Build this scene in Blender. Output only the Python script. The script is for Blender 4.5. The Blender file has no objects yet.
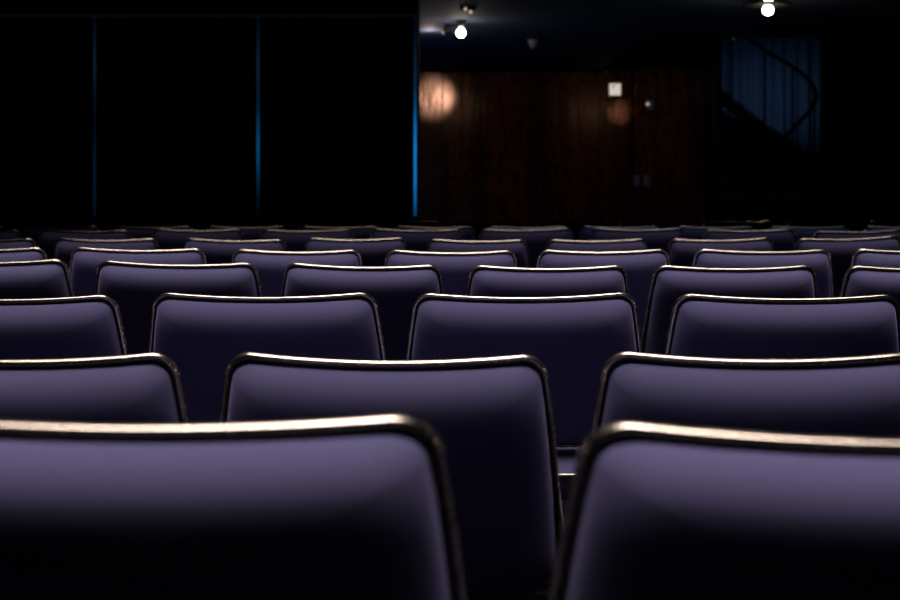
import bpy, bmesh, math, random
from mathutils import Vector
random.seed(7)
PI = math.pi
F = 1328.0           # focal length in pixels at 900 wide
CAMZ = 1.065
HOR = 190.0          # image row of the horizon
scene = bpy.context.scene
C = scene.collection

# ------------------------------------------------------------------ helpers
def P(px, py, d):
    """a point of the place, measured from the photograph at depth d"""
    return Vector(((px - 450) * d / F, d, CAMZ - (py - HOR) * d / F))

def obj(name, bm, mat, parent=None, smooth=True):
    bmesh.ops.recalc_face_normals(bm, faces=bm.faces)
    me = bpy.data.meshes.new(name)
    bm.to_mesh(me); bm.free()
    me.materials.append(mat)
    for p in me.polygons: p.use_smooth = smooth
    o = bpy.data.objects.new(name, me)
    C.objects.link(o)
    if parent: o.parent = parent
    return o

def thing(name, label, cat, loc=(0, 0, 0), rotz=0, group=None):
    o = bpy.data.objects.new(name, None); C.objects.link(o)
    o.location = loc; o.rotation_euler = (0, 0, rotz)
    o.empty_display_size = 0.1
    o['label'] = label; o['category'] = cat
    if group: o['group'] = group
    return o

def tag(o, label, cat, group=None):
    o['label'] = label; o['category'] = cat
    if group: o['group'] = group
    return o

def struct(name, bm, mat):
    o = obj(name, bm, mat, None, False)
    o['kind'] = 'structure'
    return o

def box(bm, x0, x1, y0, y1, z0, z1, bev=0.0):
    r = bmesh.ops.create_cube(bm, size=1.0)
    vs = r['verts']
    for v in vs:
        v.co = Vector((x0 + (v.co.x + .5) * (x1 - x0), y0 + (v.co.y + .5) * (y1 - y0), z0 + (v.co.z + .5) * (z1 - z0)))
    if bev > 0:
        es = list({e for v in vs for e in v.link_edges})
        bmesh.ops.bevel(bm, geom=es, offset=bev, segments=3, affect='EDGES', profile=0.5)

def tube(bm, pts, r, n=12, cap=True, closed=False):
    pts = [Vector(p) for p in pts]
    rings = []
    m = len(pts)
    rad = r if isinstance(r, (list, tuple)) else [r] * m
    up = None
    for i, p in enumerate(pts):
        if closed: t = pts[(i + 1) % m] - pts[i - 1]
        else: t = pts[min(i + 1, m - 1)] - pts[max(i - 1, 0)]
        t.normalize()
        if up is None:
            up = t.orthogonal().normalized()
        up = (up - t * up.dot(t)).normalized()
        b = t.cross(up)
        rings.append([bm.verts.new(p + (up * math.cos(2 * PI * k / n) + b * math.sin(2 * PI * k / n)) * rad[i]) for k in range(n)])
    for i in range(m if closed else m - 1):
        a, c = rings[i], rings[(i + 1) % m]
        for k in range(n):
            bm.faces.new((a[k], a[(k + 1) % n], c[(k + 1) % n], c[k]))
    if cap and not closed:
        bm.faces.new(rings[0][::-1]); bm.faces.new(rings[-1])

def lathe(bm, prof, n=32, at=(0, 0, 0)):
    """prof: list of (radius, z), turned about the z axis through `at`"""
    at = Vector(at)
    rings = []
    for r, z in prof:
        if r < 1e-5: rings.append([bm.verts.new(at + Vector((0, 0, z)))])
        else: rings.append([bm.verts.new(at + Vector((r * math.cos(2 * PI * k / n), r * math.sin(2 * PI * k / n), z))) for k in range(n)])
    for a, b in zip(rings[:-1], rings[1:]):
        for k in range(n):
            k2 = (k + 1) % n
            if len(a) == 1 and len(b) == 1: continue
            if len(a) == 1: bm.faces.new((a[0], b[k], b[k2]))
            elif len(b) == 1: bm.faces.new((a[k], a[k2], b[0]))
            else: bm.faces.new((a[k], a[k2], b[k2], b[k]))

# ------------------------------------------------------------------ materials
def mat(name, col, rough=.6, metal=0.0, **kw):
    m = bpy.data.materials.new(name); m.use_nodes = True
    b = m.node_tree.nodes['Principled BSDF']
    b.inputs['Base Color'].default_value = (*col, 1)
    b.inputs['Roughness'].default_value = rough
    b.inputs['Metallic'].default_value = metal
    for k, v in kw.items():
        b.inputs[k.replace('_', ' ')].default_value = v
    return m, m.node_tree, b

def fabric(name, col, col2):
    m, nt, b = mat(name, col, .85)
    N, L = nt.nodes, nt.links
    b.inputs['Sheen Weight'].default_value = .35
    b.inputs['Sheen Roughness'].default_value = .45
    b.inputs['Sheen Tint'].default_value = (.62, .58, 1, 1)
    b.inputs['Specular IOR Level'].default_value = .15
    tc = N.new('ShaderNodeTexCoord')
    nz = N.new('ShaderNodeTexNoise'); nz.inputs['Scale'].default_value = 420; nz.inputs['Detail'].default_value = 2
    mx = N.new('ShaderNodeMix'); mx.data_type = 'RGBA'
    mx.inputs[6].default_value = (*col, 1); mx.inputs[7].default_value = (*col2, 1)
    L.new(tc.outputs['Object'], nz.inputs['Vector'])
    L.new(nz.outputs['Fac'], mx.inputs[0]); L.new(mx.outputs[2], b.inputs['Base Color'])
    wv = N.new('ShaderNodeTexWave'); wv.inputs['Scale'].default_value = 300; wv.bands_direction = 'Z'
    L.new(tc.outputs['Object'], wv.inputs['Vector'])
    bp = N.new('ShaderNodeBump'); bp.inputs['Strength'].default_value = .12; bp.inputs['Distance'].default_value = .0008
    L.new(nz.outputs['Fac'], bp.inputs['Height']); L.new(bp.outputs[0], b.inputs['Normal'])
    return m

FAB = fabric('indigo_upholstery', (.080, .080, .158), (.118, .115, .215))
RIM, nt, b = mat('polished_metal_trim', (.72, .65, .49), .2, 1.0)
tc = nt.nodes.new('ShaderNodeTexCoord'); nz = nt.nodes.new('ShaderNodeTexNoise'); nz.inputs['Scale'].default_value = 55
mr = nt.nodes.new('ShaderNodeMapRange'); mr.inputs[3].default_value = .16; mr.inputs[4].default_value = .34
nt.links.new(tc.outputs['Object'], nz.inputs['Vector']); nt.links.new(nz.outputs['Fac'], mr.inputs[0]); nt.links.new(mr.outputs[0], b.inputs['Roughness'])
DARKM, nt, b = mat('black_steel', (.008, .008, .010), .6, 0)
SHELL, nt, b = mat('black_plastic', (.01, .01, .012), .6)
BLACK, nt, b = mat('black_matte_paint', (.004, .0042, .006), .95, Specular_IOR_Level=.1)
BLIND, nt, b = mat('blackout_cloth', (.006, .006, .009), .95, Specular_IOR_Level=.05)
nz = nt.nodes.new('ShaderNodeTexNoise'); nz.inputs['Scale'].default_value = 60
bp = nt.nodes.new('ShaderNodeBump'); bp.inputs['Strength'].default_value = .2; nt.links.new(nz.outputs['Fac'], bp.inputs['Height']); nt.links.new(bp.outputs[0], b.inputs['Normal'])
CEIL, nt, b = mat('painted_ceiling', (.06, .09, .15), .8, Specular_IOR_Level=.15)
nz = nt.nodes.new('ShaderNodeTexNoise'); nz.inputs['Scale'].default_value = 1.5; nz.inputs['Detail'].default_value = 4
bp = nt.nodes.new('ShaderNodeBump'); bp.inputs['Strength'].default_value = .15; nt.links.new(nz.outputs['Fac'], bp.inputs['Height']); nt.links.new(bp.outputs[0], b.inputs['Normal'])
FLOOR, nt, b = mat('dark_carpet', (.005, .005, .007), 1.0, Specular_IOR_Level=.0)
nz = nt.nodes.new('ShaderNodeTexNoise'); nz.inputs['Scale'].default_value = 250
bp = nt.nodes.new('ShaderNodeBump'); bp.inputs['Strength'].default_value = .4; nt.links.new(nz.outputs['Fac'], bp.inputs['Height']); nt.links.new(bp.outputs[0], b.inputs['Normal'])
WHITE, nt, b = mat('white_plastic', (.75, .73, .70), .4)
GREYP, nt, b = mat('grey_plastic', (.38, .45, .50), .45)
FROST, nt, b = mat('pale_board_paint', (.7, .72, .75), .8)
CURT, nt, b = mat('blue_curtain_cloth', (.10, .17, .30), .85)
nz = nt.nodes.new('ShaderNodeTexNoise'); nz.inputs['Scale'].default_value = 3.0
mx = nt.nodes.new('ShaderNodeMix'); mx.data_type = 'RGBA'; mx.inputs[6].default_value = (.05, .12, .25, 1); mx.inputs[7].default_value = (.14, .17, .26, 1)
nt.links.new(nz.outputs['Fac'], mx.inputs[0]); nt.links.new(mx.outputs[2], b.inputs['Base Color'])

def emis(name, col, s):
    m = bpy.data.materials.new(name); m.use_nodes = True
    nt = m.node_tree; nt.nodes.clear()
    e = nt.nodes.new('ShaderNodeEmission'); o = nt.nodes.new('ShaderNodeOutputMaterial')
    e.inputs[0].default_value = (*col, 1); e.inputs[1].default_value = s
    nt.links.new(e.outputs[0], o.inputs[0])
    return m
BULB = emis('bulb_glow', (1, .86, .66), 25)
DOTG = emis('indicator_glow', (1, .72, .5), .55)

# varnished wood planks
def wood():
    m, nt, b = mat('varnished_wood_planks', (.2, .05, .03), .22)
    N, L = nt.nodes, nt.links
    tc = N.new('ShaderNodeTexCoord')
    sp = N.new('ShaderNodeSeparateXYZ'); L.new(tc.outputs['Object'], sp.inputs[0])
    dv = N.new('ShaderNodeMath'); dv.operation = 'DIVIDE'; dv.inputs[1].default_value = .26; L.new(sp.outputs[0], dv.inputs[0])
    fl = N.new('ShaderNodeMath'); fl.operation = 'FLOOR'; L.new(dv.outputs[0], fl.inputs[0])
    wn = N.new('ShaderNodeTexWhiteNoise'); wn.noise_dimensions = '1D'; L.new(fl.outputs[0], wn.inputs['W'])
    mp = N.new('ShaderNodeMapping'); mp.inputs['Scale'].default_value = (14, 14, 1.2); L.new(tc.outputs['Object'], mp.inputs[0])
    gr = N.new('ShaderNodeTexNoise'); gr.inputs['Scale'].default_value = 1.6; gr.inputs['Detail'].default_value = 6; gr.inputs['Distortion'].default_value = 1.2
    L.new(mp.outputs[0], gr.inputs['Vector'])
    cr = N.new('ShaderNodeValToRGB')
    cr.color_ramp.elements[0].color = (.10, .014, .008, 1); cr.color_ramp.elements[0].position = .3
    cr.color_ramp.elements[1].color = (.46, .075, .035, 1); cr.color_ramp.elements[1].position = .72
    L.new(gr.outputs['Fac'], cr.inputs[0])
    ml = N.new('ShaderNodeMath'); ml.operation = 'MULTIPLY_ADD'; ml.inputs[1].default_value = .8; ml.inputs[2].default_value = .5
    L.new(wn.outputs['Value'], ml.inputs[0])
    sc = N.new('ShaderNodeVectorMath'); sc.operation = 'SCALE'
    kn = N.new('ShaderNodeTexNoise'); kn.inputs['Scale'].default_value = 7.0; kn.inputs['Detail'].default_value = 3; kn.inputs['Distortion'].default_value = 2.5
    mk = N.new('ShaderNodeMapping'); mk.inputs['Scale'].default_value = (1.3, 1.3, .8); L.new(tc.outputs['Object'], mk.inputs[0]); L.new(mk.outputs[0], kn.inputs['Vector'])
    kr = N.new('ShaderNodeMapRange'); kr.inputs[1].default_value = .36; kr.inputs[2].default_value = .52; kr.inputs[3].default_value = .12; kr.inputs[4].default_value = 1.0
    L.new(kn.outputs['Fac'], kr.inputs[0])
    ks = N.new('ShaderNodeVectorMath'); ks.operation = 'SCALE'; L.new(cr.outputs[0], ks.inputs[0]); L.new(kr.outputs[0], ks.inputs['Scale'])
    L.new(ks.outputs[0], sc.inputs[0]); L.new(ml.outputs[0], sc.inputs['Scale']); L.new(sc.outputs[0], b.inputs['Base Color'])
    # knots and waviness of the varnish
    n2 = N.new('ShaderNodeTexNoise'); n2.inputs['Scale'].default_value = 2.2; n2.inputs['Detail'].default_value = 3
    mp2 = N.new('ShaderNodeMapping'); mp2.inputs['Scale'].default_value = (3.0, 3.0, .9); L.new(tc.outputs['Object'], mp2.inputs[0]); L.new(mp2.outputs[0], n2.inputs['Vector'])
    bp = N.new('ShaderNodeBump'); bp.inputs['Strength'].default_value = .14; bp.inputs['Distance'].default_value = .02
    L.new(n2.outputs['Fac'], bp.inputs['Height'])
    b2 = N.new('ShaderNodeBump'); b2.inputs['Strength'].default_value = .3; b2.inputs['Distance'].default_value = .003
    L.new(gr.outputs['Fac'], b2.inputs['Height']); L.new(bp.outputs[0], b2.inputs['Normal']); L.new(b2.outputs[0], b.inputs['Normal'])
    mr = N.new('ShaderNodeMapRange'); mr.inputs[3].default_value = .12; mr.inputs[4].default_value = .24
    L.new(gr.outputs['Fac'], mr.inputs[0]); L.new(mr.outputs[0], b.inputs['Roughness'])
    b.inputs['Specular IOR Level'].default_value = .45; b.inputs['Specular Tint'].default_value = (1, .62, .48, 1)
    return m
WOOD = wood()

# ------------------------------------------------------------------ the setting
ZC = CAMZ + 1.6      # ceiling
bm = bmesh.new(); box(bm, -7, 7, -2.5, 18.2, -.1, 0); struct('floor', bm, FLOOR)
bm = bmesh.new(); box(bm, -7, 7, -2.5, 14.0, ZC, ZC + .1); box(bm, -7, 2.0, 14.0, 18.2, ZC, ZC + .1); struct('ceiling', bm, CEIL)
ZU = 4.2             # the stairwell goes on upwards
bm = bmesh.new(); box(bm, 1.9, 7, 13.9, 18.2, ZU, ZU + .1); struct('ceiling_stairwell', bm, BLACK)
bm = bmesh.new(); box(bm, 2.0, 7, 13.9, 14.0, ZC + .1, ZU); struct('wall_stairwell_near', bm, BLACK)
bm = bmesh.new(); box(bm, 1.9, 2.0, 14.0, 18.2, ZC + .1, ZU); struct('wall_stairwell_left', bm, BLACK)
bm = bmesh.new(); box(bm, 2.0, 7, 18.1, 18.2, 0, ZU); struct('wall_stairwell_far', bm, BLACK)
bm = bmesh.new(); box(bm, 7, 7.1, 13.9, 18.2, ZC, ZU); struct('wall_stairwell_right', bm, BLACK)
bm = bmesh.new(); box(bm, -7.1, -7, -2.5, 18.2, 0, ZC); struct('wall_left', bm, BLACK)
bm = bmesh.new(); box(bm, 7, 7.1, -2.5, 18.2, 0, ZC); struct('wall_right', bm, BLACK)
bm = bmesh.new(); box(bm, -7, 7, -2.6, -2.5, 0, ZC); struct('wall_back', bm, BLACK)

# wood wall far behind, boards as real relief
WD = 17.7
def boards(x0, x1, y, name, w=.26):
    bm = bmesh.new()
    x = x0
    while x < x1 - .01:
        e = min(x + w, x1)
        box(bm, x + .004, e - .004, y, y + .05, 0, ZC, .006)
        x = e
    box(bm, x0, x1, y + .012, y + .14, 0, ZC)
    return struct(name, bm, WOOD)
boards(-1.4, 2.43, WD, 'wall_front')
boards(2.43, 3.62, WD - .25, 'wall_front_return')
bm = bmesh.new(); box(bm, 3.62, 7, WD - .1, WD + .1, 0, ZC); struct('wall_far_right', bm, BLACK)
# dark cornice on top of the wood wall
bm = bmesh.new(); box(bm, -1.4, 2.0, WD - .06, WD, ZC - .03, ZC, .005); struct('trim_1', bm, BLACK)

# partition with three blacked-out windows, blue daylight leaking round the blinds
WY = 10.5
def wx(px): return (px - 450) * WY / F
def wz(py): return CAMZ - (py - HOR) * WY / F
xe = wx(416.6)
zs, zh = wz(216), wz(14)
bm = bmesh.new(); box(bm, -7, xe + .012, WY, WY + .08, 0, zs); struct('wall_partition_sill', bm, BLACK)
bm = bmesh.new(); box(bm, -7, xe + .012, WY, WY + .08, zh + .005, ZC); struct('wall_partition_header', bm, BLACK)
bm = bmesh.new(); box(bm, -7, wx(-130), WY, WY + .08, zs, zh + .005); struct('wall_partition_left', bm, BLACK)
bm = bmesh.new()                                             # pale board added behind the slits to catch the blue light
box(bm, -7, xe + .012, WY + .42, WY + .46, 0, ZC)
box(bm, xe - .002, xe + .012, WY + .0, WY + .42, zs, zh + .005)
struct('leak_backing', bm, FROST)
bm = bmesh.new(); box(bm, xe + .012, xe + .016, WY, WY + .46, 0, ZC); struct('wall_partition_end', bm, BLACK)
gaps = [(-130, -66), (-66, 93.5), (93.5, 257.5), (257.5, 414.8)]
txt = ['black blackout panel left of the first blue slit, reaching the left picture edge',
       'black blackout panel between the two inner blue slits',
       'black blackout panel ending at the bright blue edge beside the wood wall']
for i, (a, b_) in enumerate(gaps[1:]):
    bm = bmesh.new()
    ga = .012; top = zh - .022
    x0 = wx(a) + ga; x1 = wx(b_) - (ga if i < 2 else .008)
    nx, nz_ = 24, 12
    box(bm, x0, x1, WY + .02, WY + .045, zs - .004, top, .003)
    r = thing('blackout_panel', txt[i], 'blackout panel', ((x0 + x1) / 2, WY + .03, zs), 0, 'blackout panels over the windows')
    o = obj('panel_cloth', bm, BLIND, r, False); o.location = -r.location
    bm = bmesh.new(); box(bm, x0, x1, WY + .012, WY + .02, top - .03, top, .002); o = obj('batten', bm, BLACK, r, False); o.location = -r.location; bm = bmesh.new(); box(bm, x0, x1, WY + .012, WY + .02, zs, zs + .03, .002)
    o = obj('batten', bm, BLACK, r, False); o.location = -r.location

def area(name, loc, sx, sy, power, col, rot=(0, 0, 0), shape='RECTANGLE', spread=None):
    l = bpy.data.lights.new(name, 'AREA'); l.shape = shape; l.size = sx
    if shape in ('RECTANGLE', 'ELLIPSE'): l.size_y = sy
    l.energy = power; l.color = col
    if spread: l.spread = spread
    o = bpy.data.objects.new(name, l); C.objects.link(o); o.location = loc; o.rotation_euler = rot
    return o
def point(name, loc, r, power, col):
    l = bpy.data.lights.new(name, 'POINT'); l.shadow_soft_size = r; l.energy = power; l.color = col
    o = bpy.data.objects.new(name, l); C.objects.link(o); o.location = loc
    return o
def spot(name, loc, target, ang, power, col, r=.04, blend=.6):
    l = bpy.data.lights.new(name, 'SPOT'); l.shadow_soft_size = r; l.energy = power; l.color = col; l.spot_size = ang; l.spot_blend = blend
    o = bpy.data.objects.new(name, l); C.objects.link(o); o.location = loc
    d = Vector(target) - Vector(loc); o.rotation_euler = d.to_track_quat('-Z', 'Y').to_euler()
    return o
BLUE = (.01, .38, 1.0)
area('daylight_leak', (xe - .20, WY + .15, 1.32), .05, .66, .8, BLUE, (PI / 2, 0, -.2), spread=2.4)
area('daylight_leak', (wx(257) + .12, WY + .15, 1.42), .05, .3, .24, BLUE, (PI / 2, 0, 0), spread=2.4)
area('daylight_leak', (wx(93) + .12, WY + .15, 1.15), .05, .5, .08, BLUE, (PI / 2, 0, 0), spread=2.4)
area('daylight_leak', (wx(200), WY + .15, 2.1), 4.5, .05, .3, (.15, .5, 1), (PI / 2, 0, 0))

# ------------------------------------------------------------------ the chair
HT, ZB = .85, .515        # top of the back, bottom of the back
HW_T, HW_B = .236, .266   # half widths at top and bottom
def outline(n_corner=9, n_side=10, n_top=24, dip=.0085, inset=0.0):
    """closed outline (x,z) of the back, seen from behind, counted clockwise from the top left corner"""
    pts = []
    rt, rb = .036, .06
    def arc(cx, cz, r, a0, a1):
        for k in range(n_corner + 1):
            a = a0 + (a1 - a0) * k / n_corner
            pts.append((cx + (r - inset) * math.cos(a), cz + (r - inset) * math.sin(a)))
    arc(-HW_T + rt, HT - rt, rt, PI * .98, PI * .5)
    for k in range(1, n_top):
        x = -HW_T + rt + 2 * (HW_T - rt) * k / n_top
        u = x / (HW_T - rt)
        pts.append((x, HT - inset - dip * (1 - u * u)))
    arc(HW_T - rt, HT - rt, rt, PI * .5, PI * .02)
    for k in range(1, n_side):
        t = k / n_side; z = HT - rt + (ZB + rb - HT + rt) * t
        pts.append((HW_T + (HW_B - HW_T) * (t ** .85) - inset, z))
    arc(HW_B - rb, ZB + rb, rb, 0, -PI * .5)
    for k in range(1, n_top):
        x = (HW_B - rb) * (1 - 2 * k / n_top); pts.append((x, ZB + inset))
    arc(-HW_B + rb, ZB + rb, rb, -PI * .5, -PI)
    for k in range(1, n_side):
        t = 1 - k / n_side; z = HT - rt + (ZB + rb - HT + rt) * t
        pts.append((-HW_T - (HW_B - HW_T) * (t ** .85) + inset, z))
    return pts
WRAP = .016; LEAN = math.radians(13)
def bend(x, y, z):
    """wrap the back round the sitter and lean it backwards (towards the camera, -y)"""
    yy = y + WRAP * (x / .24) ** 2
    dz = z - ZB
    return Vector((x, yy * math.cos(LEAN) - dz * math.sin(LEAN) + .012, ZB + (dz + yy * math.sin(LEAN) * .0)))

def pad(side, T, inset, base, dip):
    """one upholstered face; side -1 = rear, +1 = front"""
    out = outline(inset=inset, dip=dip)
    cx, cz = 0, (HT + ZB) / 2
    bm = bmesh.new()
    K = [1.0, .997, .992, .985, .975, .96, .945, .93, .91, .89, .865, .84, .81, .78, .745, .71, .67, .63, .58, .52, .46, .38, .28, .16]
    def q(t):
        t = min(max(t, 0), 1); return math.sqrt(1 - (1 - t) ** 2)
    def height(x, z):
        u = min(abs(x) / (HW_T - .036), 1)
        top = HT - inset - dip * (1 - u * u)
        hw = HW_T + (HW_B - HW_T) * (min(max((HT - z) / (HT - ZB), 0), 1)) ** .85 - inset
        return T * (1 - (1 - min((top - z + .004) / .11, 1)) ** 3.6 if top > z else .1) * (.15 + .85 * q((hw - abs(x) + .001) / .06)) * q((z - ZB + .002) / .07)
    rings = []
    for k in K:
        ring = []
        for (x, z) in out:
            a = math.atan2((z - cz) / .17, (x - cx) / .24)
            ex, ez = cx + .24 * math.cos(a), cz + .17 * math.sin(a)
            w = k ** 3
            X = cx + k * (w * (x - cx) + (1 - w) * (ex - cx)); Z = cz + k * (w * (z - cz) + (1 - w) * (ez - cz))
            h = height(X, Z) * (1 - k ** 90) ** .5
            ring.append(bm.verts.new(bend(X, side * (base + h), Z)))
        rings.append(ring)
    for a, b in zip(rings[:-1], rings[1:]):
        n = len(a)
        for i in range(n): bm.faces.new((a[i], a[(i + 1) % n], b[(i + 1) % n], b[i]))
    c = bm.verts.new(bend(cx, side * (base + height(cx, cz)), cz)); r = rings[-1]
    for i in range(len(r)): bm.faces.new((r[i], r[(i + 1) % len(r)], c))
    return bm

def band(out, prof, place):
    """sweep a small closed section (n, y) round a closed outline; n is outward"""
    bm = bmesh.new(); m = len(out); rings = []
    for i in range(m):
        x0, z0 = out[i - 1]; x1, z1 = out[(i + 1) % m]
        tx, tz = x1 - x0, z1 - z0; l = math.hypot(tx, tz) or 1
        nx, nz = -tz / l, tx / l           # outline runs clockwise -> left normal points out
        x, z = out[i]
        rings.append([bm.verts.new(place(x + nx * n_, y_, z + nz * n_)) for n_, y_ in prof])
    k = len(prof)
    for i in range(m):
        a, b = rings[i], rings[(i + 1) % m]
        for j in range(k): bm.faces.new((a[j], a[(j + 1) % k], b[(j + 1) % k], b[j]))
    return bm

def section(w, h, n=14, p=2.6, n0=0.0):
    """superellipse section: depth w (y), height h (n)"""
    r = []
    for k in range(n):
        a = 2 * PI * k / n
        c, s = math.cos(a), math.sin(a)
        r.append((n0 + h / 2 * math.copysign(abs(c) ** (2 / p), c), w / 2 * math.copysign(abs(s) ** (2 / p), s)))
    return r

def seat_outline(inset=0.0):
    pts = []
    def arc(cx, cy, r, a0, a1, n=8):
        for k in range(n + 1):
            a = a0 + (a1 - a0) * k / n; pts.append((cx + (r - inset) * math.cos(a), cy + (r - inset) * math.sin(a)))
    # clockwise from the rear left, seen from above (y forward)
    arc(-.25 + .03, -.10 + .03, .03, PI * 1.5, PI)
    arc(-.235 + .07, .44 - .07, .07, PI, PI * .5)
    arc(.235 - .07, .44 - .07, .07, PI * .5, 0)
    arc(.25 - .03, -.10 + .03, .03, 0, -PI * .5)
    for k in range(1, 8): pts.append((.22 - .44 * k / 8, -.10 + inset))
    return pts

def build_chair():
    root = thing('theatre_chair', '', 'chair', (0, 0, 0), 0, 'rows of upholstered theatre chairs')
    # backrest: the black shell between the two pads is the parent part
    rear = pad(-1, .047, .0075, .001, .0085)
    back = obj('backrest', rear, FAB, root)
    # the padded front face
    o = obj('front_cushion', pad(+1, .040, .0075, .001, .0085), FAB, back)
    o = obj('backrest_trim', band(outline(), section(.018, .0098, n0=-.0015, p=2.15, n=20), bend), RIM, back)
    obj('groove_shade', band(outline(inset=.0045), section(.007, .0055, n0=-.0005, n=10, p=2.4), lambda x, y, z: bend(x, y - .0065, z)), SHELL, back)  # black bead added as the dark shade line between trim and pad
    # seat
    bm = bmesh.new()
    ZS = .503
    rings = []
    prof = [(0.012, -.058), (0.002, -.05), (0.0, -.02), (.0, -.003), (.003, .004), (.009, .010), (.018, .015), (.032, .020), (.055, .0235), (.09, .025), (.15, .026)]
    for ins, dz in prof:
        so = seat_outline()
        cx, cy = 0, .21
        ring = []
        for x, y in so:
            f = 1 - ins / .22
            ring.append(bm.verts.new(Vector((cx + (x - cx) * f, cy + (y - cy) * f, ZS + dz - .025))))
        rings.append(ring)
    for a, b in zip(rings[:-1], rings[1:]):
        n = len(a)
        for i in range(n): bm.faces.new((a[i], a[(i + 1) % n], b[(i + 1) % n], b[i]))
    bm.faces.new(rings[0]); bm.faces.new(rings[-1])
    seat = obj('seat', bm, FAB, root)
    obj('seat_trim', band(seat_outline(), section(.009, .006, n0=.001, p=3), lambda x, y, z: Vector((x, z, ZS - .028 + y))), RIM, seat)
    # steel uprights joining the back to the seat frame
    for s in (-1, 1):
        bm = bmesh.new()
        tube(bm, [(s * .17, .10, .42), (s * .17, .05, .42), (s * .17, .026, .43), (s * .17, .018, .48), (s * .17, .010, .56), (s * .17, -.006, .66)], .009, 10)
        obj('upright', bm, DARKM, root)
    bm = bmesh.new()
    box(bm, -.2, .2, .06, .09, .388, .414, .003); box(bm, -.2, .2, .33, .36, .388, .414, .003)
    for s in (-1, 1): box(bm, s * .19 - .012, s * .19 + .012, .06, .36, .388, .414, .003)
    obj('seat_frame', bm, DARKM, root)
    for sx in (-1, 1):
        for y0, y1 in ((.08, .03), (.35, .39)):
            bm = bmesh.new()
            tube(bm, [(sx * .19, y0, .395), (sx * .2, (y0 + y1) / 2, .2), (sx * .21, y1, .012)], .0105, 10)
            leg = obj('leg', bm, DARKM, root)
            bm = bmesh.new(); lathe(bm, [(0, 0), (.016, 0), (.017, .01), (.013, .022), (0, .022)], 12, (sx * .21, y1, 0))
            obj('foot_cap', bm, SHELL, leg)
    return root

proto = build_chair()
def copy_tree(o, parent=None):
    c = o.copy(); C.objects.link(c); c.parent = parent
    for ch in o.children: copy_tree(ch, c)
    return c

# rows: depth of the top edge, list of (left px, right px, top-left corner y, top-right corner y)
ROWS = [
 (0.97, [(-206, 447, 414, 414), (583, 1236, 429, 429)]),
 (1.93, [(-151, 177, 353, 354), (222, 550, 353.5, 355.5), (602, 930, 352.5, 354)]),
 (2.79, [(-111, 117, 295, 295), (150, 378, 293, 292.5), (412, 638, 293.5, 292.5), (675, 903, 294, 294.5)]),
 (3.93, [(-95, 67, 259, 259.5), (95, 258, 260.5, 263), (283, 442, 263, 265), (469, 628, 265.5, 265.5), (653, 818, 265.5, 265.5), (847, 1009, 266, 266)]),
 (4.70, [(-89, 46, 247, 247.5), (69, 205, 247, 248.5), (231, 361, 249, 250), (385, 517, 250, 250.5), (538, 670, 250, 249), (694, 833, 249, 249.5), (854, 990, 249, 249)]),
 (5.95, [(-72, 35, 238, 238.5), (53, 158, 238, 238.5), (182, 286, 238, 239.5), (304, 407, 238, 237.5), (427, 528, 239, 239.5), (546, 649, 239.5, 238.5), (669, 774, 239, 237.5), (796, 902, 238.5, 235.5)]),
 (6.80, [(-73, 20, 229.5, 229.5), (38, 131, 229, 230), (152, 243, 228.5, 229), (260, 354, 229.5, 229), (370, 464, 228.5, 229), (479, 573, 229, 227.5), (591, 685, 228, 228), (704, 796, 229.5, 228.5), (814, 906, 231, 229)]),
 (7.77, [(c - 41, c + 41, 226, 226) for c in (-36, 58, 152, 246, 340, 434, 528, 621, 716, 810, 906)]),
 (8.80, [(c - 36, c + 36, 220.5, 220.5) for c in (-8, 75, 158, 241, 324, 407, 490, 573, 656, 739, 822, 905)]),
]
ORD = ['first', 'second', 'third', 'fourth', 'fifth', 'sixth', 'seventh', 'eighth', 'ninth', 'tenth', 'eleventh', 'twelfth']
ROWN = ['the blurred row nearest the camera'] + [f'the {w} row from the camera' for w in ('second', 'third', 'fourth', 'fifth', 'sixth', 'seventh', 'dim eighth')] + ['the faint farthest row']
first = True
for ri, (d, chairs) in enumerate(ROWS):
    n = len(chairs)
    for ci, (l, r, yl, yr) in enumerate(chairs):
        if first: o = proto; first = False
        else: o = copy_tree(proto)
        px = (l + r) / 2; ytop = (yl + yr) / 2
        p = P(px, ytop, d)
        sx = (r - l) / F * d / .478
        sz = (p.z - .003) / HT
        # the top edge stands lean-distance behind the origin
        o.location = (p.x, d + (HT - ZB) * math.sin(LEAN) - .012, 0)
        o.scale = (sx, 1.0, sz)
        roll = math.atan2(yr - yl, r - l)
        if ri == 0: roll = math.radians(.6 if ci == 0 else 1.0)
        o.rotation_euler = (0, 0, random.uniform(-1, 1) * math.radians(1.2 if ri else 0))
        for ch in o.children:                      # the back sits a touch crooked on its uprights
            if ch.name.split('.')[0] == 'backrest':
                k = (.86, 1.16)[ri] if ri < 2 else 1.0         # the backs of the second row reach lower
                ch.location = (-math.sin(roll) * HT, 0, HT * (1 - k)); ch.rotation_euler = (0, roll, 0); ch.scale = (1, 1, k)
            elif ri == 1 and ch.name.split('.')[0] == 'seat': ch.location = (0, .11, 0)
        if n == 2: which = 'the left one of two' if ci == 0 else 'the right one of two'
        elif ci == 0: which = 'leftmost'
        elif ci == n - 1: which = 'rightmost'
        else: which = ORD[ci] + ' from the left'
        tone = 'purple-blue' if ri < 5 else 'dark blue'
        o['label'] = f'{tone} metal-edged chair, {which} in {ROWN[ri]}'
        o['group'] = 'chairs of ' + ROWN[ri]
        if p.x is None: pass

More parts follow.
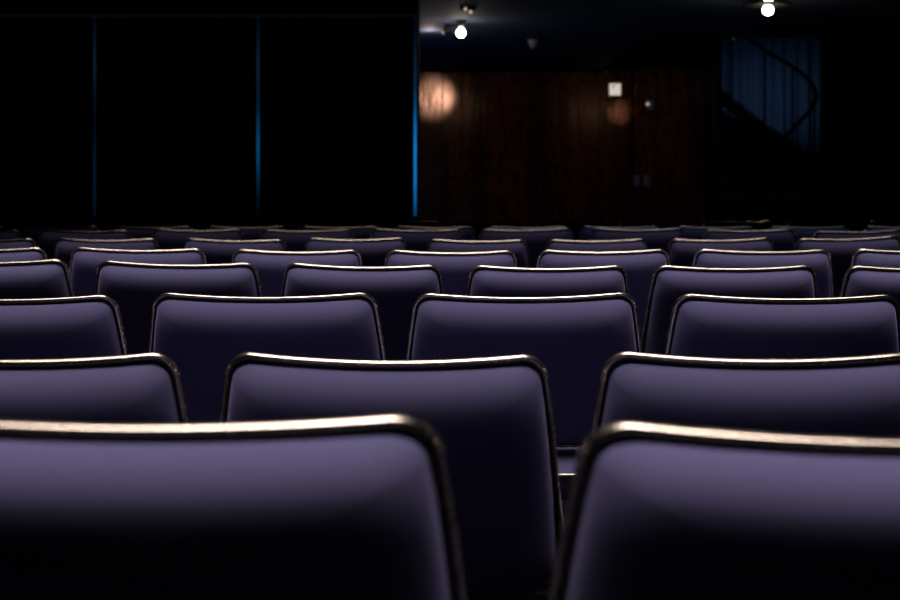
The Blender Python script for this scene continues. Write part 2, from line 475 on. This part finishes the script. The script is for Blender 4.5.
# ------------------------------------------------------------------ ceiling lamps
WARM = (1.0, .80, .58)
WF_ = 17.7
def ceiling_lamp(px, py, label, disc, power, second=True):
    z = ZC - .12; d = F * (z - CAMZ) / (HOR - py)
    x = (px - 450) * d / F
    root = thing('ceiling_lamp', label, 'lamp', (x, d, ZC), 0, 'bare bulb lamps on the ceiling')
    dz = -.07 if second else 0
    bm = bmesh.new(); lathe(bm, [(0, dz), (disc, dz), (disc + .004, dz - .006), (disc, dz - .012), (.03, dz - .016), (0, dz - .016)], 32); obj('ceiling_plate', bm, BLACK, root)
    if second:
        bm = bmesh.new(); tube(bm, [(0, .03, 0), (0, .03, dz)], .012, 10); obj('stem', bm, BLACK, root)
        bm = bmesh.new(); bmesh.ops.create_uvsphere(bm, u_segments=16, v_segments=10, radius=.03); bmesh.ops.translate(bm, verts=bm.verts, vec=(0, -.02, -.036)); obj('upper_bulb', bm, BULB, root)
        point('lamp_light', (x, d, ZC - .035), .02, 2.6, WARM)
    bm = bmesh.new(); lathe(bm, [(0, -.02), (.022, -.02), (.024, -.06), (.018, -.075), (0, -.075)], 20); obj('lamp_holder', bm, WHITE, root)
    bm = bmesh.new()
    lathe(bm, [(0, -.07), (.016, -.072), (.02, -.085)] + [(.042 * math.sin(a), -.12 + .042 * math.cos(a)) for a in [PI * .2 + PI * .8 * k / 10 for k in range(10)]] + [(0, -.162)], 24)
    obj('bulb', bm, BULB, root)
    point('lamp_light', (x, d - .02, ZC - .19), .04, power, WARM)
    return x, d
x1, d1 = ceiling_lamp(461, 33, 'bare glowing bulb on the ceiling in front of the wood wall', .05, 1.5, False)
x2, d2 = ceiling_lamp(768, 10, 'bare glowing bulb under a wide dark plate, ceiling above the staircase', .2, 2.6)

# dark spot head aimed at the wood wall, left of the first bulb
def spot_head(px, py, d, aim, label, power, ang, bl=.6):
    p = P(px, py, d)
    root = thing('spotlight', label, 'spotlight', p)
    dirv = (Vector(aim) - p).normalized()
    bm = bmesh.new()
    a = [p * 0 + dirv * t for t in (-.07, -.06, .0, .05, .07)]
    tube(bm, a, [.02, .035, .04, .045, .046], 20)
    obj('lamp_head', bm, DARKM, root)
    bm = bmesh.new(); tube(bm, [(0, 0, .03), (0, 0, ZC - p.z)], .008, 8); lathe(bm, [(0, ZC - p.z), (.035, ZC - p.z), (.035, ZC - p.z - .012), (0, ZC - p.z - .012)], 16); obj('bracket', bm, DARKM, root)
    spot('spot_beam', p + dirv * .1, aim, ang, power, (1, .8, .66), .03, bl)
spot_head(447, 30, 12.9, P(431, 97, WD), 'small black spotlight head on the ceiling left of the bulb, facing the wood wall', 190, math.radians(9.0), 1.0)
point('ceiling_pool', P(430, 31, 13.3) - Vector((0, 0, .08)), .015, 3, (1, .72, .6))
spot('spot_beam', (x2, d2, ZC - .22), P(621, 112, WF_), math.radians(3.4), 55, (1, .6, .35), .02, 1.0)  # unseen spot added at the plate lamp for a warm glare patch
# pale cone fitting hanging right of the lamp
p = P(533, 43, F * 1.55 / (HOR - 43))
root = thing('ceiling_spotlight', 'small pale cone-shaped fitting on the dim ceiling, right of the bulb', 'spotlight', (p.x, p.y, ZC))
bm = bmesh.new(); lathe(bm, [(0, -.012), (.055, -.014), (.058, -.03), (.03, -.095), (.012, -.11), (0, -.11)], 24); obj('cone', bm, GREYP, root)
bm = bmesh.new(); lathe(bm, [(0, 0), (.065, 0), (.065, -.013), (0, -.013)], 24); obj('mounting_ring', bm, DARKM, root)
# two tiny pilot lights on the ceiling fitting
r = P(468, 10, 11.6)
root = thing('ceiling_fitting', 'small dark ceiling fitting with two tiny warm lights above the bulb', 'lamp', (r.x, r.y, ZC))
bm = bmesh.new(); box(bm, -.07, .07, -.03, .03, -.03, 0, .006); obj('housing', bm, BLACK, root)
DOT2 = emis('pilot_glow', (1, .75, .55), .7)
for px, py in ((465.5, 9), (470.5, 12)):
    q = P(px, py, 11.55) - Vector((r.x, r.y, ZC))
    bm = bmesh.new(); bmesh.ops.create_uvsphere(bm, u_segments=12, v_segments=8, radius=.013)
    bmesh.ops.translate(bm, verts=bm.verts, vec=q); obj('pilot_light', bm, DOT2, root)
    bm = bmesh.new(); tube(bm, [q, (q.x, q.y, -.02)], .004, 6); obj('stem', bm, DARKM, root)

point('hidden_blue_fill', (-1.1, 13.4, 1.2), .15, 7.0, (.15, .4, 1))  # added blue point light, hidden behind the partition, tints the ceiling
q = P(734, 32, 13.7)
root = thing('ceiling_hook', 'tiny shiny hook at the ceiling edge above the spiral staircase', 'hook', (q.x, 13.7, ZC))
bm = bmesh.new(); lathe(bm, [(0, 0), (.03, 0), (.03, -.008), (.006, -.012), (.006, -.03), (0, -.03)], 16); obj('mount', bm, DARKM, root)
bm = bmesh.new(); bmesh.ops.create_uvsphere(bm, u_segments=12, v_segments=8, radius=.02); bmesh.ops.translate(bm, verts=bm.verts, vec=(0, 0, -.04)); obj('knob', bm, WHITE, root)
# things on the wood wall
def plate(name, px, py, w, h, d, m, label, cat, group=None, th=.02):
    c = P(px, py, d)
    root = thing(name, label, cat, (c.x, d, c.z), 0, group)
    bm = bmesh.new(); box(bm, -w / 2, w / 2, -th, 0, -h / 2, h / 2, .004); obj('plate', bm, m, root, False)
    return root
WF = WD - .25
SIGNM = emis('backlit_sign_face', (1, .9, .8), .62)
s = plate('wall_sign', 615, 89.5, .15, .155, WD, SIGNM, 'small square white lit notice high on the wood wall', 'sign', th=.012)
bm = bmesh.new(); box(bm, -.035, -.018, -.0135, -.0115, .02, .05); box(bm, -.035, -.005, -.0135, -.0115, .045, .055); obj('dark_mark', bm, SHELL, s, False)
s = plate('wall_sensor', 649.5, 105, .085, .13, WF, GREYP, 'small grey box with one bright dot, high on the wood wall', 'wall sensor', th=.04)
bm = bmesh.new(); bmesh.ops.create_uvsphere(bm, u_segments=12, v_segments=8, radius=.02); bmesh.ops.translate(bm, verts=bm.verts, vec=(-.03, -.04, .01)); o = obj('indicator', bm, DOTG, s)
for px, lab in ((636.5, 'grey light switch plate on the wood wall, left one of the pair'), (646.5, 'grey light switch plate on the wood wall, right one of the pair')):
    s = plate('light_switch', px, 180.5, .085, .145, WF, GREYP, lab, 'light switch', 'pair of switch plates on the wood wall', .01)
    bm = bmesh.new(); box(bm, -.015, .015, -.016, -.009, -.03, .03, .003); obj('rocker', bm, GREYP, s, False)

# ------------------------------------------------------------------ spiral staircase
SD = 14.9; SX = (716 - 450) * SD / F; SR = 1.08
st = thing('spiral_staircase', 'dark metal spiral staircase with round pole and curved handrail by the right wall', 'staircase', (SX, SD, 0))
bm = bmesh.new(); tube(bm, [(0, 0, 0), (0, 0, 4.19)], .045, 20); obj('pole', bm, DARKM, st)
RISE = 1.22 / (PI / 2)
def hz(a):
    T_ = [(-1.95, -.08), (-PI / 2, .17), (-PI / 4, .76), (0, 1.18), (PI / 4, 1.62), (1.08, 1.86), (1.4, 2.15)]
    for (p0, v0), (p1, v1) in zip(T_[:-1], T_[1:]):
        if a <= p1: return CAMZ + v0 + (v1 - v0) * (a - p0) / (p1 - p0)
    return CAMZ + 2.15
def hp(a, r=SR, dz=0): return Vector((r * math.cos(a), r * math.sin(a), hz(a) + dz))
a0, a1 = -PI * .62, PI * .42
bm = bmesh.new(); tube(bm, [hp(a0 + (a1 - a0) * k / 48) for k in range(49)], .024, 12)
obj('handrail', bm, DARKM, st)
bm = bmesh.new()
n = 48
for i in range(n):
    pass
prev = None
for k in range(n + 1):
    a = a0 + (a1 - a0) * k / n
    q = [bm.verts.new(hp(a, SR + dr, -.95 + dz)) for dr, dz in ((-.006, -.1), (.006, -.1), (.006, .1), (-.006, .1))]
    if prev:
        for j in range(4): bm.faces.new((prev[j], prev[(j + 1) % 4], q[(j + 1) % 4], q[j]))
    prev = q
obj('stringer', bm, DARKM, st)
NT = 13
for k in range(NT):
    a = a0 + (a1 - a0) * (k + .5) / NT; da = (a1 - a0) / NT * .55
    z = hz(a) - .95
    bm = bmesh.new()
    vs = []
    for zz in (z - .02, z + .012):
        vs.append([bm.verts.new((r * math.cos(t), r * math.sin(t), zz)) for r, t in ((.046, a - da * 2), (SR - .01, a - da), (SR - .01, a), (SR - .01, a + da), (.046, a + da * 2))])
    bm.faces.new(vs[0][::-1]); bm.faces.new(vs[1])
    for j in range(5): bm.faces.new((vs[0][j], vs[0][(j + 1) % 5], vs[1][(j + 1) % 5], vs[1][j]))
    obj('tread', bm, DARKM, st, False)
for a in (-1.6, -1.1, -.6, -.1, .44, .83, 1.2):
    if True:
        bm = bmesh.new(); tube(bm, [hp(a, SR, -.95), hp(a, SR, 0)], .013, 8); obj('baluster', bm, DARKM, st)

# blue curtain behind the stair
bm = bmesh.new()
CY = 16.9
cx0 = (722 - 450) * CY / F; cx1 = (822 - 450) * CY / F; z0 = CAMZ - (152 - HOR) * CY / F; z1 = 3.6
nx = 120
rows_ = []
for zi in range(7):
    z = z0 + (z1 - z0) * zi / 6
    rows_.append([bm.verts.new((cx0 + (cx1 - cx0) * i / nx, CY + .035 * math.sin(i * .42) * (1 - .3 * zi / 6) + .02 * math.sin(i * .17 + zi * .3), z)) for i in range(nx + 1)])
for a, b in zip(rows_[:-1], rows_[1:]):
    for i in range(nx): bm.faces.new((a[i], a[i + 1], b[i + 1], b[i]))
cur = obj('curtain', bm, CURT)
md = cur.modifiers.new('thickness', 'SOLIDIFY'); md.thickness = .004
tag(cur, 'dim blue hanging curtain seen behind the spiral staircase', 'curtain')
# dark sloping side panel of the lower flight, in front of the curtain
bm = bmesh.new()
pts = [P(706, 104, 16.4), P(722, 110, 16.4), P(771, 136, 16.4), P(790, 152, 16.4), P(830, 152, 16.4), P(830, 214, 16.4), P(706, 214, 16.4)]
f0 = [bm.verts.new(p) for p in pts]; f1 = [bm.verts.new(p + Vector((0, .05, 0))) for p in pts]
bm.faces.new(f0); bm.faces.new(f1[::-1])
for j in range(7): bm.faces.new((f0[j], f0[(j + 1) % 7], f1[(j + 1) % 7], f1[j]))
for v in bm.verts:
    if v.co.z < .8: v.co.z = 0
tag(obj('stair_panel', bm, BLACK, None, False), 'black sloping panel below the blue curtain, behind the staircase', 'panel')

# ------------------------------------------------------------------ light over the seats
PUR = (1.0, .84, .90)
for y, pw in ((.97, 13), (1.93, 11), (2.79, 11), (3.93, 11), (4.75, 10), (5.95, 4.6), (6.8, 1.5), (7.8, .7)):
    area('house_light', (0 if y < 5.5 else .6, y - .16, ZC - .03), 5.5, .6, pw * 1.85, PUR, spread=math.radians(48))
area('blue_wash', (2.0, 7.2, ZC - .05), 3.5, .3, 1.6, (.2, .45, 1.0), spread=math.radians(80))
area('curtain_wash', ((775 - 450) * 16.2 / F, 15.9, ZC - .2), .5, .2, 1.2, (.38, .68, 1), (math.radians(40), 0, 0))

w = bpy.data.worlds.new('World'); scene.world = w; w.use_nodes = True
w.node_tree.nodes['Background'].inputs[0].default_value = (.2, .3, .6, 1)
w.node_tree.nodes['Background'].inputs[1].default_value = .002

# ------------------------------------------------------------------ camera
cd = bpy.data.cameras.new('Camera'); cam = bpy.data.objects.new('Camera', cd); C.objects.link(cam)
cam.location = (0, 0, CAMZ); cam.rotation_euler = (PI / 2, 0, 0)
cd.sensor_width = 36; cd.lens = F * 36 / 900; cd.shift_y = -(300 - HOR) / 900
cd.clip_start = .02; cd.clip_end = 100
cd.dof.use_dof = True; cd.dof.focus_distance = 2.9; cd.dof.aperture_fstop = 5.2
scene.camera = cam
vs = scene.view_settings
vs.view_transform = 'Standard'; vs.look = 'None'; vs.gamma = 1; vs.exposure = 0; vs.use_curve_mapping = False
